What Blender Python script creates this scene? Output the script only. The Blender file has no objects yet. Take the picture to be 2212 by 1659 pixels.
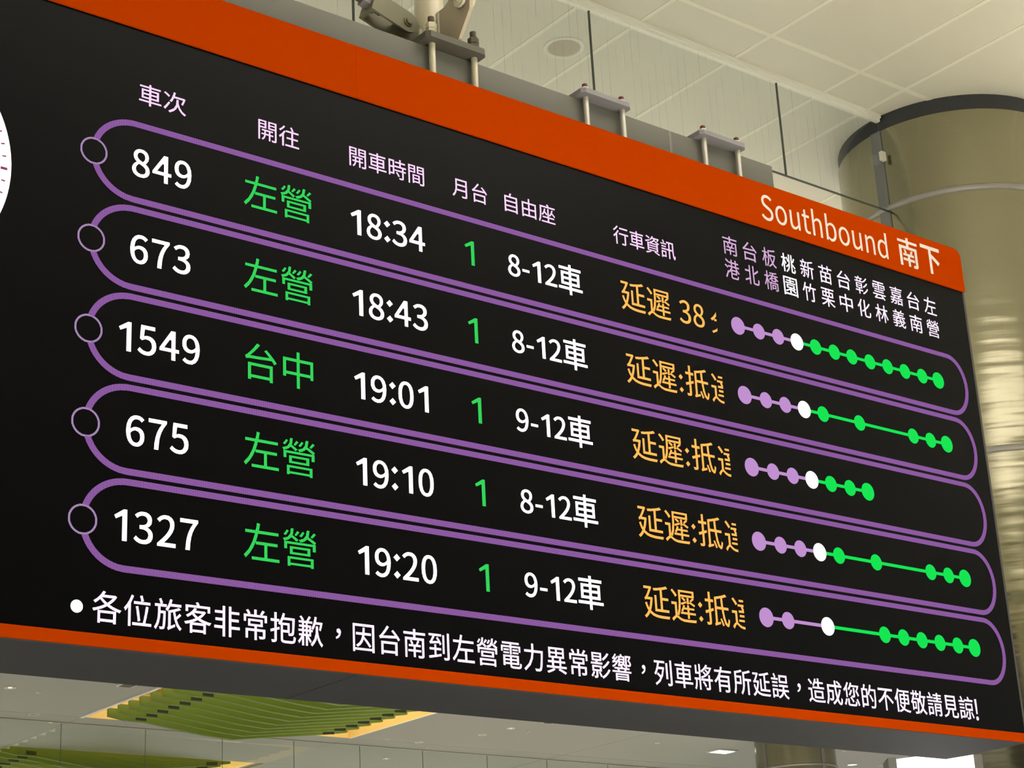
import bpy, bmesh, math, random
from mathutils import Vector, Matrix

sc = bpy.context.scene
C = sc.collection
U = 0.3                       # one timetable row in metres
CAM = Vector((-2.34131, -4.89382, 1.6))
HC = 6.6                      # ceiling height above the camera
ZC = CAM.z + HC               # ceiling level


def W(u, y, v):
    """board units (u right, y back, v up from the first row) to metres"""
    return Vector((u * U, y * U, v * U + 4.38987))


def H(x, y, z=1.0):
    """hall units (multiples of ceiling height, from the camera foot) to metres"""
    return Vector((CAM.x + x * HC, CAM.y + y * HC, CAM.z + z * HC))


# ------------------------------------------------------------ camera
cam_d = bpy.data.cameras.new('camera')
cam = bpy.data.objects.new('camera', cam_d)
C.objects.link(cam)
cam_d.sensor_width = 36.0
cam_d.lens = 4076.52 * 36.0 / 2212.0
cam_d.clip_start = 0.05
cam_d.clip_end = 500
rt = Vector((0.78621677, -0.61600954, -0.04894319))
dn = Vector((0.17697529, 0.30034259, -0.93726948))
fw = Vector((0.59206666, 0.72823525, 0.34515285))
m3 = Matrix((rt, -dn, -fw)).transposed()
cam.matrix_world = Matrix.Translation(CAM) @ m3.to_4x4()
sc.camera = cam

# ------------------------------------------------------------ world and light
sc.view_settings.view_transform = 'Standard'
sc.view_settings.look = 'None'
sc.view_settings.gamma = 1.0
sc.view_settings.use_curve_mapping = False
sc.view_settings.exposure = 0.0
world = bpy.data.worlds.new('world')
sc.world = world
world.use_nodes = True
world.node_tree.nodes['Background'].inputs[0].default_value = (0.54, 0.535, 0.47, 1)
world.node_tree.nodes['Background'].inputs[1].default_value = 1.0


def area(name, loc, sx, sy, power, col, rot=(0, 0, 0)):
    d = bpy.data.lights.new(name, 'AREA')
    d.shape = 'RECTANGLE'
    d.size, d.size_y = sx, sy
    d.energy = power
    d.color = col
    o = bpy.data.objects.new(name, d)
    o.location = loc
    o.rotation_euler = rot
    C.objects.link(o)
    return o


# unseen lamps added for bounce light: narrow beams washing the floor
def down(x, y, sx, sy, p, spread=70, col=(1.0, 0.96, 0.88)):
    o = area('hall_light', H(x, y, 0.985), sx, sy, p, col)
    o.data.spread = math.radians(spread)
    return o


down(0.75, 0.0, 4.2, 2.6, 1150)
down(-1.6, -1.7, 5.0, 3.0, 1150)
down(2.9, -0.6, 4.0, 4.0, 1150)
down(2.6, 1.4, 4.0, 4.0, 1150)
down(0.2, 2.6, 5.0, 4.0, 1150)
down(3.9, 3.2, 4.0, 4.0, 1150)
down(1.3, 5.6, 4.0, 4.0, 950)
down(4.0, 5.6, 4.0, 4.0, 950)

# ------------------------------------------------------------ materials


def nt(name):
    m = bpy.data.materials.new(name)
    m.use_nodes = True
    return m, m.node_tree, m.node_tree.nodes['Principled BSDF']


def paint(name, col, rough=0.5, metal=0.0, spec=0.5, var=0.06, scale=3.0, bump=0.0, bscale=60.0):
    """procedural painted / metal surface with faint mottling"""
    m, t, b = nt(name)
    n = t.nodes.new('ShaderNodeTexNoise')
    n.inputs['Scale'].default_value = scale
    n.inputs['Detail'].default_value = 5
    tc = t.nodes.new('ShaderNodeTexCoord')
    t.links.new(tc.outputs['Object'], n.inputs['Vector'])
    r = t.nodes.new('ShaderNodeMapRange')
    r.inputs[3].default_value = 1 - var
    r.inputs[4].default_value = 1 + var
    t.links.new(n.outputs['Fac'], r.inputs[0])
    mx = t.nodes.new('ShaderNodeVectorMath')
    mx.operation = 'SCALE'
    mx.inputs[0].default_value = col
    t.links.new(r.outputs[0], mx.inputs['Scale'])
    t.links.new(mx.outputs[0], b.inputs['Base Color'])
    b.inputs['Roughness'].default_value = rough
    b.inputs['Metallic'].default_value = metal
    b.inputs['Specular IOR Level'].default_value = spec
    if bump:
        n2 = t.nodes.new('ShaderNodeTexNoise')
        n2.inputs['Scale'].default_value = bscale
        t.links.new(tc.outputs['Object'], n2.inputs['Vector'])
        bp = t.nodes.new('ShaderNodeBump')
        bp.inputs['Strength'].default_value = bump
        bp.inputs['Distance'].default_value = 0.002
        t.links.new(n2.outputs['Fac'], bp.inputs['Height'])
        t.links.new(bp.outputs[0], b.inputs['Normal'])
    return m


LED = U / 88.0                # pitch of the display's diodes


def led(name, col, strength, depth=1.0):
    """light-emitting display pixels: glow modulated on the diode grid"""
    m, t, b = nt(name)
    b.inputs['Base Color'].default_value = (0.002, 0.002, 0.002, 1)
    b.inputs['Specular IOR Level'].default_value = 0.03
    b.inputs['Roughness'].default_value = 0.6
    tc = t.nodes.new('ShaderNodeTexCoord')
    sp = t.nodes.new('ShaderNodeSeparateXYZ')
    t.links.new(tc.outputs['Object'], sp.inputs[0])
    outs = []
    for ax in ('X', 'Z'):
        a = t.nodes.new('ShaderNodeMath'); a.operation = 'MULTIPLY'
        a.inputs[1].default_value = 2 * math.pi / LED
        t.links.new(sp.outputs[ax], a.inputs[0])
        c = t.nodes.new('ShaderNodeMath'); c.operation = 'COSINE'
        t.links.new(a.outputs[0], c.inputs[0])
        d = t.nodes.new('ShaderNodeMath'); d.operation = 'MULTIPLY_ADD'
        d.inputs[1].default_value = 0.5
        d.inputs[2].default_value = 0.5
        t.links.new(c.outputs[0], d.inputs[0])
        outs.append(d)
    p = t.nodes.new('ShaderNodeMath'); p.operation = 'MULTIPLY'
    t.links.new(outs[0].outputs[0], p.inputs[0])
    t.links.new(outs[1].outputs[0], p.inputs[1])
    q = t.nodes.new('ShaderNodeMath'); q.operation = 'MULTIPLY_ADD'
    q.inputs[1].default_value = 2.4 * depth * strength
    q.inputs[2].default_value = strength * (1 - 0.6 * depth)
    t.links.new(p.outputs[0], q.inputs[0])
    b.inputs['Emission Color'].default_value = (*col, 1)
    t.links.new(q.outputs[0], b.inputs['Emission Strength'])
    return m


def glow(name, col, strength):
    m, t, b = nt(name)
    b.inputs['Base Color'].default_value = (*[c * 0.8 for c in col], 1)
    b.inputs['Emission Color'].default_value = (*col, 1)
    b.inputs['Emission Strength'].default_value = strength
    return m


def glass_mat(name, tint, wires=True):
    m, t, b = nt(name)
    out = t.nodes['Material Output']
    tr = t.nodes.new('ShaderNodeBsdfTransparent')
    tr.inputs[0].default_value = (*tint, 1)
    gl = t.nodes.new('ShaderNodeBsdfGlossy')
    gl.inputs['Color'].default_value = (0.9, 0.95, 0.92, 1)
    gl.inputs['Roughness'].default_value = 0.02
    mx = t.nodes.new('ShaderNodeMixShader')
    mx.inputs[0].default_value = 0.05
    t.links.new(tr.outputs[0], mx.inputs[1])
    t.links.new(gl.outputs[0], mx.inputs[2])
    last = mx
    if wires:   # fine parallel wires cast into the glass
        tc = t.nodes.new('ShaderNodeTexCoord')
        sp = t.nodes.new('ShaderNodeSeparateXYZ')
        t.links.new(tc.outputs['Object'], sp.inputs[0])
        a = t.nodes.new('ShaderNodeMath'); a.operation = 'PINGPONG'
        a.inputs[1].default_value = 0.035
        t.links.new(sp.outputs['X'], a.inputs[0])
        lt = t.nodes.new('ShaderNodeMath'); lt.operation = 'LESS_THAN'
        lt.inputs[1].default_value = 0.0011
        t.links.new(a.outputs[0], lt.inputs[0])
        nz = t.nodes.new('ShaderNodeTexNoise')
        nz.inputs['Scale'].default_value = 6
        mp = t.nodes.new('ShaderNodeMapping')
        mp.inputs['Scale'].default_value = (4.0, 1.0, 0.45)
        t.links.new(tc.outputs['Object'], mp.inputs[0])
        t.links.new(mp.outputs[0], nz.inputs['Vector'])
        rg = t.nodes.new('ShaderNodeMapRange')
        rg.inputs[1].default_value = 0.42
        rg.inputs[2].default_value = 0.6
        rg.inputs[3].default_value = 0.0
        rg.inputs[4].default_value = 0.42
        t.links.new(nz.outputs['Fac'], rg.inputs[0])
        ge = t.nodes.new('ShaderNodeNewGeometry')
        bf = t.nodes.new('ShaderNodeMath'); bf.operation = 'SUBTRACT'
        bf.inputs[0].default_value = 1.0
        t.links.new(ge.outputs['Backfacing'], bf.inputs[1])
        mb = t.nodes.new('ShaderNodeMath'); mb.operation = 'MULTIPLY'
        t.links.new(lt.outputs[0], mb.inputs[0])
        t.links.new(bf.outputs[0], mb.inputs[1])
        lt = mb
        mu = t.nodes.new('ShaderNodeMath'); mu.operation = 'MULTIPLY'
        t.links.new(lt.outputs[0], mu.inputs[0])
        t.links.new(rg.outputs[0], mu.inputs[1])
        df = t.nodes.new('ShaderNodeBsdfDiffuse')
        df.inputs[0].default_value = (0.16, 0.17, 0.15, 1)
        m2 = t.nodes.new('ShaderNodeMixShader')
        t.links.new(mu.outputs[0], m2.inputs[0])
        t.links.new(mx.outputs[0], m2.inputs[1])
        t.links.new(df.outputs[0], m2.inputs[2])
        last = m2
    t.links.new(last.outputs[0], out.inputs['Surface'])
    return m


def column_mat(name):
    """satin stainless cladding with rolled horizontal waviness"""
    m, t, b = nt(name)
    b.inputs['Base Color'].default_value = (0.30, 0.285, 0.20, 1)
    b.inputs['Metallic'].default_value = 0.9
    b.inputs['Roughness'].default_value = 0.17
    tc = t.nodes.new('ShaderNodeTexCoord')
    mp = t.nodes.new('ShaderNodeMapping')
    mp.inputs['Scale'].default_value = (0.5, 0.5, 5.0)
    t.links.new(tc.outputs['Object'], mp.inputs[0])
    n = t.nodes.new('ShaderNodeTexNoise')
    n.inputs['Scale'].default_value = 1.4
    n.inputs['Detail'].default_value = 2.5
    t.links.new(mp.outputs[0], n.inputs['Vector'])
    bp = t.nodes.new('ShaderNodeBump')
    bp.inputs['Strength'].default_value = 0.5
    bp.inputs['Distance'].default_value = 0.014
    t.links.new(n.outputs['Fac'], bp.inputs['Height'])
    t.links.new(bp.outputs[0], b.inputs['Normal'])
    return m


M = dict(
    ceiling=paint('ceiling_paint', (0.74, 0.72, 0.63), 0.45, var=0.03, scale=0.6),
    far_ceiling=paint('far_ceiling_paint', (0.32, 0.31, 0.275), 0.28, var=0.05, scale=0.4),  # same ceiling, colour lowered for the dimmer light far away
    strip=paint('joint_strip_paint', (0.86, 0.85, 0.74), 0.5, var=0.02),
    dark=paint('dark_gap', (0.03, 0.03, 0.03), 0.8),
    orange=paint('orange_enamel', (0.40, 0.039, 0.0001), 0.45, spec=0.0, var=0.025, scale=1.3),
    screen=paint('screen_mask', (0.0012, 0.0013, 0.0019), 0.30, spec=0.07, var=0.1, scale=2),
    housing=paint('housing_grey', (0.025, 0.027, 0.036), 0.6, spec=0.12, var=0.05, scale=1.5),
    splice=paint('beam_splice', (0.235, 0.23, 0.20), 0.5),
    edge=paint('edge_trim_grey', (0.05, 0.05, 0.054), 0.45),
    letter=paint('lettering_vinyl', (0.78, 0.67, 0.64), 0.5, var=0.0),
    beam=paint('beam_grey', (0.175, 0.176, 0.156), 0.5, spec=0.25, var=0.05, scale=1.2),
    plate_dark=paint('galvanised_dark', (0.105, 0.098, 0.08), 0.55, metal=0.1, var=0.1, scale=9),  # steel darkened in colour for the clamp plate's shaded underside
    plate_lilac=paint('plate_grey', (0.24, 0.23, 0.255), 0.5, var=0.05, scale=5),
    rod=paint('zinc_rod', (0.62, 0.60, 0.54), 0.35, metal=0.4, var=0.06, scale=12),
    bolt=paint('weathered_bolt', (0.14, 0.12, 0.085), 0.6, metal=0.4, var=0.2, scale=40),
    cap=paint('rust_red_cap', (0.13, 0.03, 0.022), 0.5),
    white_nut=paint('white_nut', (0.75, 0.74, 0.68), 0.45),
    cream=paint('cream_steel', (0.66, 0.61, 0.47), 0.35, metal=0.15, var=0.06, scale=4, bump=0.3, bscale=30),
    khaki=paint('khaki_steel', (0.175, 0.165, 0.105), 0.45, metal=0.15, var=0.1, scale=6),
    tan=paint('tan_steel', (0.43, 0.37, 0.275), 0.5, var=0.08, scale=5),  # beige gusset steel with its shadowed tone put in the colour
    weld=paint('weld_bead', (0.72, 0.69, 0.60), 0.5, var=0.12, scale=60, bump=1.0, bscale=120),
    column=column_mat('column_cladding'),
    collar=paint('collar_charcoal', (0.035, 0.037, 0.043), 0.6),  # shade of the gap below the ceiling, put in the collar's colour
    ring=paint('joint_ring_grey', (0.34, 0.325, 0.31), 0.45, metal=0.3),
    joint=paint('column_joint_grey', (0.19, 0.19, 0.195), 0.6),
    glass=glass_mat('wired_glass', (0.955, 0.975, 0.985)),
    glass_far=glass_mat('clear_glass', (0.90, 0.93, 0.90), wires=False),
    gjoint=paint('glass_joint', (0.07, 0.08, 0.07), 0.5),
    rail=paint('white_rail', (0.93, 0.93, 0.86), 0.35, var=0.02),
    green=paint('green_baffle', (0.115, 0.185, 0.016), 0.42, var=0.05, scale=0.8),
    cutout=paint('baffle_slot_dark', (0.012, 0.02, 0.006), 0.8),  # thin dark plates set on the baffle faces
    yellow=paint('recess_yellow', (0.88, 0.66, 0.27), 0.6, var=0.03),
    trimw=paint('white_edge', (0.92, 0.90, 0.90), 0.4, var=0.01),
    beige=paint('speaker_mesh', (0.50, 0.45, 0.36), 0.7, var=0.08, scale=80),
    fixture=paint('fixture_white', (0.85, 0.84, 0.78), 0.4, var=0.02),
    fixdark=paint('fixture_dark', (0.12, 0.105, 0.08), 0.6),
    fixbrown=paint('fixture_brown', (0.36, 0.32, 0.26), 0.5),
    wallp=paint('wall_dark', (0.05, 0.05, 0.05), 0.7),
    striplamp=glow('strip_lamp', (1.0, 0.93, 0.84), 4.3),
    floor=paint('floor_stone', (0.60, 0.58, 0.50), 0.3, var=0.05, scale=0.5),
    lamp=glow('lamp_white', (1.0, 0.98, 0.95), 2.2),
    lampdim=glow('lamp_lens', (1.0, 0.97, 0.88), 0.75),
    signlit=glow('sign_lit', (1.0, 1.0, 1.0), 1.3),
    cool=glow('panel_cool', (0.75, 1.0, 0.97), 1.8),
    purple=led('led_purple', (0.30, 0.115, 0.40), 0.86),
    ringp=led('led_ring', (0.42, 0.27, 0.50), 0.9),
    white=led('led_white', (1.0, 0.94, 1.0), 1.7, 0.7),
    pink=led('led_header', (1.0, 0.64, 0.98), 1.15, 0.8),
    pinkdim=led('led_passed_name', (0.80, 0.50, 0.80), 0.85, 0.8),
    notice=led('led_notice', (1.0, 0.80, 1.0), 1.25, 0.8),
    gtext=led('led_green_text', (0.035, 0.72, 0.11), 0.9, 0.9),
    gdot=led('led_green_dot', (0.002, 0.80, 0.085), 0.95, 0.35),
    pdot=led('led_lilac_dot', (0.56, 0.29, 0.66), 0.95, 0.35),
    wdot=led('led_white_dot', (1.0, 1.0, 1.0), 1.7, 0.3),
    amber=led('led_amber', (1.0, 0.43, 0.085), 1.25, 0.9),
    clock=led('led_clock_white', (1.0, 0.93, 1.0), 1.35, 0.6),
    tick=led('led_clock_tick', (0.35, 0.06, 0.16), 0.8, 0.4),
)

_sb = M['screen'].node_tree.nodes['Principled BSDF']
_sb.inputs['Sheen Weight'].default_value = 0.9
_sb.inputs['Sheen Tint'].default_value = (0.75, 0.83, 1.0, 1)
_sb.inputs['Sheen Roughness'].default_value = 0.25

# ------------------------------------------------------------ builders


def link(name, me, mat, parent=None):
    o = bpy.data.objects.new(name, me)
    C.objects.link(o)
    if parent:
        o.parent = parent
    if mat and not me.materials:
        me.materials.append(mat)
    return o


def tag(o, label=None, cat=None, group=None, kind=None):
    for k, v in (('label', label), ('category', cat), ('group', group), ('kind', kind)):
        if v:
            o[k] = v
    return o


def empty(name, loc, label, cat, group=None):
    o = bpy.data.objects.new(name, None)
    o.empty_display_size = 0.1
    o.location = loc
    C.objects.link(o)
    return tag(o, label, cat, group)


class B:
    """collects shapes (world coordinates) into one mesh"""

    def __init__(s, org=Vector((0, 0, 0))):
        s.bm = bmesh.new()
        s.org = Vector(org)

    def box(s, a, b, bevel=0.0):
        a, b = Vector(a) - s.org, Vector(b) - s.org
        lo = Vector((min(a.x, b.x), min(a.y, b.y), min(a.z, b.z)))
        hi = Vector((max(a.x, b.x), max(a.y, b.y), max(a.z, b.z)))
        r = bmesh.ops.create_cube(s.bm, size=1.0)
        for v in r['verts']:
            v.co = Vector((lo.x + (v.co.x + .5) * (hi.x - lo.x), lo.y + (v.co.y + .5) * (hi.y - lo.y),
                           lo.z + (v.co.z + .5) * (hi.z - lo.z)))
        if bevel:
            es = list({e for v in r['verts'] for e in v.link_edges})
            bmesh.ops.bevel(s.bm, geom=es, offset=bevel, segments=2, affect='EDGES', profile=0.7)
        return s

    def cyl(s, p, q, r, r2=None, n=24, caps=True):
        p, q = Vector(p) - s.org, Vector(q) - s.org
        d = q - p
        mat = Matrix.Translation((p + q) / 2) @ d.to_track_quat('Z', 'Y').to_matrix().to_4x4()
        bmesh.ops.create_cone(s.bm, cap_ends=caps, cap_tris=False, segments=n, radius1=r,
                              radius2=r if r2 is None else r2, depth=d.length, matrix=mat)
        return s

    def prism(s, pts, off):
        """closed polygon (world points) extruded by a vector"""
        off = Vector(off)
        a = [s.bm.verts.new(Vector(p) - s.org) for p in pts]
        b = [s.bm.verts.new(Vector(p) - s.org + off) for p in pts]
        n = len(pts)
        s.bm.faces.new(a)
        s.bm.faces.new(list(reversed(b)))
        for i in range(n):
            s.bm.faces.new((a[(i + 1) % n], a[i], b[i], b[(i + 1) % n]))
        return s

    def ringstrip(s, inner, outer, closed=True):
        """flat band between two point lists"""
        a = [s.bm.verts.new(Vector(p) - s.org) for p in inner]
        b = [s.bm.verts.new(Vector(p) - s.org) for p in outer]
        n = len(a)
        for i in range(n if closed else n - 1):
            j = (i + 1) % n
            s.bm.faces.new((a[i], a[j], b[j], b[i]))
        return s

    def done(s, name, mat, parent=None, smooth=False, off=None):
        bmesh.ops.recalc_face_normals(s.bm, faces=s.bm.faces[:])
        me = bpy.data.meshes.new(name)
        s.bm.to_mesh(me)
        s.bm.free()
        if smooth:
            for p in me.polygons:
                p.use_smooth = True
            try:
                me.set_sharp_from_angle(angle=math.radians(35))
            except Exception:
                pass
        o = link(name, me, mat, parent)
        o.location = s.org - (parent_world(parent) if parent else Vector((0, 0, 0)))
        return o


def parent_world(p):
    v = Vector((0, 0, 0))
    while p:
        v += p.location
        p = p.parent
    return v

# ------------------------------------------------------------ lettering
GLYPH = {"0":[[389,-18,497,3,586,67,652,174,694,323,709,517,694,708,652,856,586,961,497,1024,389,1045,281,1024,192,961,126,856,84,708,70,517,84,323,126,174,192,67,281,3],[389,85,324,101,270,151,229,235,203,356,193,517,203,676,229,797,270,880,324,928,389,944,454,928,509,880,550,797,576,676,585,517,576,356,550,235,509,151,454,101]],"1":[[123,0,686,0,686,106,480,106,480,1027,382,1027,322,997,253,973,169,954,169,873,353,873,353,106,123,106]],"2":[[62,0,707,0,707,111,423,111,255,101,389,236,501,366,586,494,639,620,658,744,645,845,606,928,543,991,460,1031,359,1045,285,1038,220,1018,161,987,107,946,56,895,130,822,192,883,263,926,343,941,449,915,512,843,532,738,514,628,459,510,366,380,234,236,62,76]],"3":[[368,-18,473,-5,564,32,635,92,682,174,699,275,688,353,657,419,610,471,551,510,482,535,482,542,578,595,641,678,664,789,649,878,608,949,545,1001,462,1034,364,1045,255,1029,161,986,78,923,147,842,210,894,281,928,360,941,453,921,513,864,534,779,524,716,495,662,441,620,361,592,249,583,249,485,374,475,465,448,525,405,558,348,569,279,542,177,469,111,360,88,256,105,173,148,106,206,41,123,85,80,139,41,203,10,279,-11]],"4":[[476,0,597,0,597,283,734,283,734,385,597,385,597,1027,455,1027,28,367,28,283,476,283],[476,385,161,385,395,735,478,887,483,887,476,700]],"5":[[367,-18,468,-3,560,41,634,113,685,211,703,333,687,455,643,547,576,611,491,649,394,661,336,656,286,642,239,620,266,917,653,917,653,1027,154,1027,120,548,189,504,244,537,298,558,360,564,472,536,546,457,573,331,562,248,531,181,484,130,424,99,354,88,249,105,167,146,102,202,38,118,83,77,138,40,202,10,278,-11]],"6":[[422,-18,514,-3,595,42,659,112,702,204,717,315,704,431,667,522,607,586,528,624,431,637,350,622,269,580,199,514,215,680,253,801,310,881,382,926,464,940,524,930,580,903,626,861,699,940,635,994,555,1031,458,1045,342,1026,238,965,155,859,99,702,78,490,95,307,143,165,216,63,311,2],[202,412,272,488,343,529,410,542,514,514,575,436,595,315,572,193,510,112,422,83,351,96,293,137,248,204,218,296]],"7":[[277,0,410,0,425,224,454,419,506,598,589,771,711,950,711,1027,69,1027,69,917,567,917,461,752,383,586,329,410,295,218]],"8":[[392,-18,499,-5,588,32,655,89,698,162,713,246,704,324,678,388,640,440,593,482,541,517,541,524,603,585,655,670,676,772,664,861,628,935,570,992,491,1029,395,1042,304,1030,227,995,167,940,127,868,113,782,133,684,183,605,252,545,252,539,197,503,146,457,103,400,75,332,64,255,80,166,125,90,195,32,285,-5],[462,557,391,587,328,622,276,664,242,716,230,782,251,869,309,926,394,947,487,922,546,857,567,765,555,691,520,622],[394,77,283,102,206,169,178,266,196,358,246,436,319,499,404,464,478,426,537,381,577,324,591,251,566,160,498,99]],"9":[[329,-18,442,2,543,65,626,175,681,338,702,557,685,733,637,870,563,967,468,1025,356,1045,264,1029,183,985,119,915,77,823,62,711,75,597,112,507,171,442,250,403,345,389,430,405,511,448,581,514,563,348,525,227,469,147,401,102,325,88,260,98,201,125,151,167,81,87,146,33,228,-4],[580,622,509,543,436,498,366,485,264,513,203,592,182,711,205,835,268,916,357,945,429,932,488,892,533,827,564,737]],"-":[[64,343,423,343,423,441,64,441]],"!":[[182,310,270,310,287,903,290,1049,161,1049,164,903],[225,-18,272,-6,305,28,318,78,305,130,272,164,225,176,179,164,146,130,133,78,146,28,179,-6]],"S":[[426,-18,544,-4,641,38,713,100,759,180,775,273,764,355,734,421,689,473,631,514,563,548,417,611,338,648,273,701,246,783,270,862,337,913,438,931,527,920,605,887,672,836,739,919,692,960,638,995,576,1022,510,1039,438,1045,333,1032,244,995,175,937,131,862,115,773,127,692,161,627,209,577,265,538,324,510,471,445,559,402,620,347,643,262,617,174,543,116,427,95,323,111,226,155,144,223,67,133,124,82,190,40,262,8,341,-11]],"o":[[424,-18,532,-1,629,49,706,131,757,241,776,380,757,519,706,630,629,712,532,763,424,780,316,763,220,712,143,630,92,519,73,380,92,241,143,131,220,49,316,-1],[424,88,351,102,290,140,244,201,215,282,204,380,215,477,244,558,290,620,351,659,424,672,498,659,559,620,606,558,635,477,646,380,635,282,606,201,559,140,498,102]],"u":[[352,-18,447,-1,529,47,602,119,606,119,616,0,723,0,723,761,595,761,595,221,527,148,461,106,389,92,308,113,261,179,246,294,246,761,118,761,118,279,127,173,154,90,200,30,265,-6]],"t":[[367,-18,415,-14,463,-4,508,10,483,106,456,96,426,88,396,85,327,103,290,152,279,231,279,657,486,657,486,761,279,761,279,975,172,975,158,761,38,754,38,657,151,657,151,235,158,150,181,80,221,27,283,-6]],"b":[[464,-18,565,-1,655,51,728,135,776,249,794,392,781,523,744,630,683,711,598,762,492,780,407,766,326,727,252,674,258,810,258,1115,129,1115,129,0,231,0,242,78,248,78,318,27,391,-7],[443,90,387,97,324,122,258,168,258,569,328,625,395,660,459,672,536,659,593,622,632,563,654,485,661,391,650,287,620,204,574,142,514,103]],"h":[[129,0,258,0,258,552,328,616,393,655,465,668,547,647,594,581,609,465,609,0,737,0,737,482,728,587,701,670,655,731,590,768,504,780,408,763,326,717,252,653,258,810,258,1115,129,1115]],"n":[[129,0,258,0,258,552,328,616,393,655,465,668,547,647,594,581,609,465,609,0,737,0,737,482,728,587,701,670,655,731,590,768,504,780,408,763,324,716,249,650,246,650,234,761,129,761]],"d":[[388,-18,475,-3,553,36,619,90,623,90,634,0,739,0,739,1115,611,1115,611,822,618,692,552,739,484,769,403,780,302,762,212,710,140,627,92,516,74,380,89,241,130,130,195,49,282,-1],[416,90,343,102,285,139,242,199,215,280,206,381,217,478,248,559,296,620,356,659,426,672,488,664,549,639,611,592,611,193,548,135,484,101]]}


def outline_mesh(splines, offset=0.0, depth=0.0015):
    c = bpy.data.curves.new('tmp', 'CURVE')
    c.dimensions = '2D'
    c.fill_mode = 'BOTH'
    c.offset = offset
    c.extrude = depth
    for pts in splines:
        s = c.splines.new('POLY')
        s.points.add(len(pts) - 1)
        for i, p in enumerate(pts):
            s.points[i].co = (p[0], p[1], 0, 1)
        s.use_cyclic_u = True
    return conv(c)


def conv(c):
    o = bpy.data.objects.new('tmp', c)
    C.objects.link(o)
    dg = bpy.context.evaluated_depsgraph_get()
    me = bpy.data.meshes.new_from_object(o.evaluated_get(dg))
    bpy.data.objects.remove(o)
    bpy.data.curves.remove(c)
    me.materials.clear()
    return me


def latin(text, gap=0.0, wt=0.0):
    """humanist digits and letters from stored outlines; em = 1"""
    x = 0.0
    sp = []
    for ch in text:
        if ch == ' ':
            x += 0.07
            continue
        if ch == ':':
            for cy in (0.035, 0.195):
                r = 0.031
                sp.append([(x + 0.044 + r, cy), (x + 0.044, cy + r), (x + 0.044 - r, cy), (x + 0.044, cy - r)])
            x += 0.094
            continue
        g = GLYPH[ch]
        xs = [a for s in g for a in s[0::2]]
        for s in g:
            sp.append([(x + s[i] / 4000.0, s[i + 1] / 4000.0) for i in range(0, len(s), 2)])
        x += ADV.get(ch, 0.196) + gap
    return outline_mesh(sp, wt)


GLYPH['1'] = [[420, 0, 564, 0, 564, 1028, 456, 1028, 136, 812, 184, 720, 420, 848]]
ADV = {'1': 0.188, '-': 0.123, '!': 0.12, 'S': 0.21, 'o': 0.213, 'u': 0.213, 't': 0.134, 'h': 0.213, 'b': 0.217, 'n': 0.213, 'd': 0.217}


def cjk(text, wt=0.0):
    c = bpy.data.curves.new('tmp', 'FONT')
    c.body = text
    c.resolution_u = 3
    c.offset = wt
    c.extrude = 0.0015
    return conv(c)


def bbox(me):
    xs = [v.co.x for v in me.vertices]
    ys = [v.co.y for v in me.vertices]
    return min(xs), max(xs), min(ys), max(ys)


def place(me, u0, u1, v0, v1, y=-0.006, clip=None, keep=None):
    """fit the ink of a lettering mesh to a rectangle of the board face; returns mesh in metres from board origin"""
    a = bbox(me) if keep is None else keep
    for v in me.vertices:
        fx = (v.co.x - a[0]) / (a[1] - a[0])
        fy = (v.co.y - a[2]) / (a[3] - a[2])
        th = 0.0004 if v.co.z > 0 else -0.0004
        v.co = Vector(((u0 + fx * (u1 - u0)) * U, y * U - th, (v0 + fy * (v1 - v0)) * U))
    if clip is not None:
        bm = bmesh.new()
        bm.from_mesh(me)
        bmesh.ops.bisect_plane(bm, geom=bm.verts[:] + bm.edges[:] + bm.faces[:], plane_co=(clip * U, 0, 0),
                               plane_no=(1, 0, 0), clear_outer=True)
        bm.to_mesh(me)
        bm.free()
    return me


def join(meshes):
    bm = bmesh.new()
    for me in meshes:
        bm.from_mesh(me)
        bpy.data.meshes.remove(me)
    out = bpy.data.meshes.new('lettering')
    bm.to_mesh(out)
    bm.free()
    return out

# ============================================================ SETTING
# floor
b = B(); b.box((-28, -26, -0.2), (46, 50, 0)); fl = b.done('floor', M['floor']); tag(fl, kind='structure')

b = B(); q0, q1 = H(-3.4, -3.0, 0), H(2.5, -3.0, 0)
b.box((q0.x, q0.y - .2, 0), (q1.x, q0.y, ZC)); wb = b.done('wall_back', M['wallp']); tag(wb, kind='structure')  # unseen dark wall, put in so the screen's left mirrors black

# ceiling: backing with openings over the baffle recesses, panels below it
RECESS = [(2.33, 3.215, 3.83, 4.83), (2.29, 3.175, 5.33, 6.33), (-0.95, -0.05, -1.25, -0.25)]
xs_near = sorted([round(1.100 + 0.341 * k + d, 4) for k in range(-3, 3) for d in (0, 0.072, 0.205)])
xs_near = [x for x in xs_near if 0.3 < x < 1.75]
X0, X1, Y0, Y1 = -3.4, 7.0, -3.0, 8.0
ceil = empty('ceiling', H(0, 0, 1), None, None)
tag(ceil, kind='structure')


def in_hole(x, y):
    return any(a < x < b_ and c < y < d for a, b_, c, d in RECESS)


bx = sorted({X0, X1} | {v for r in RECESS for v in r[:2]})
by = sorted({Y0, Y1} | {v for r in RECESS for v in r[2:]})
b = B(H(0, 0, 1))
for i in range(len(bx) - 1):
    for j in range(len(by) - 1):
        if not in_hole((bx[i] + bx[i + 1]) / 2, (by[j] + by[j + 1]) / 2):
            p, q = H(bx[i], by[j]), H(bx[i + 1], by[j + 1])
            b.box((p.x, p.y, ZC + 0.03), (q.x, q.y, ZC + 0.10))
b.done('ceiling_slab', M['fixbrown'], ceil)


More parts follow.
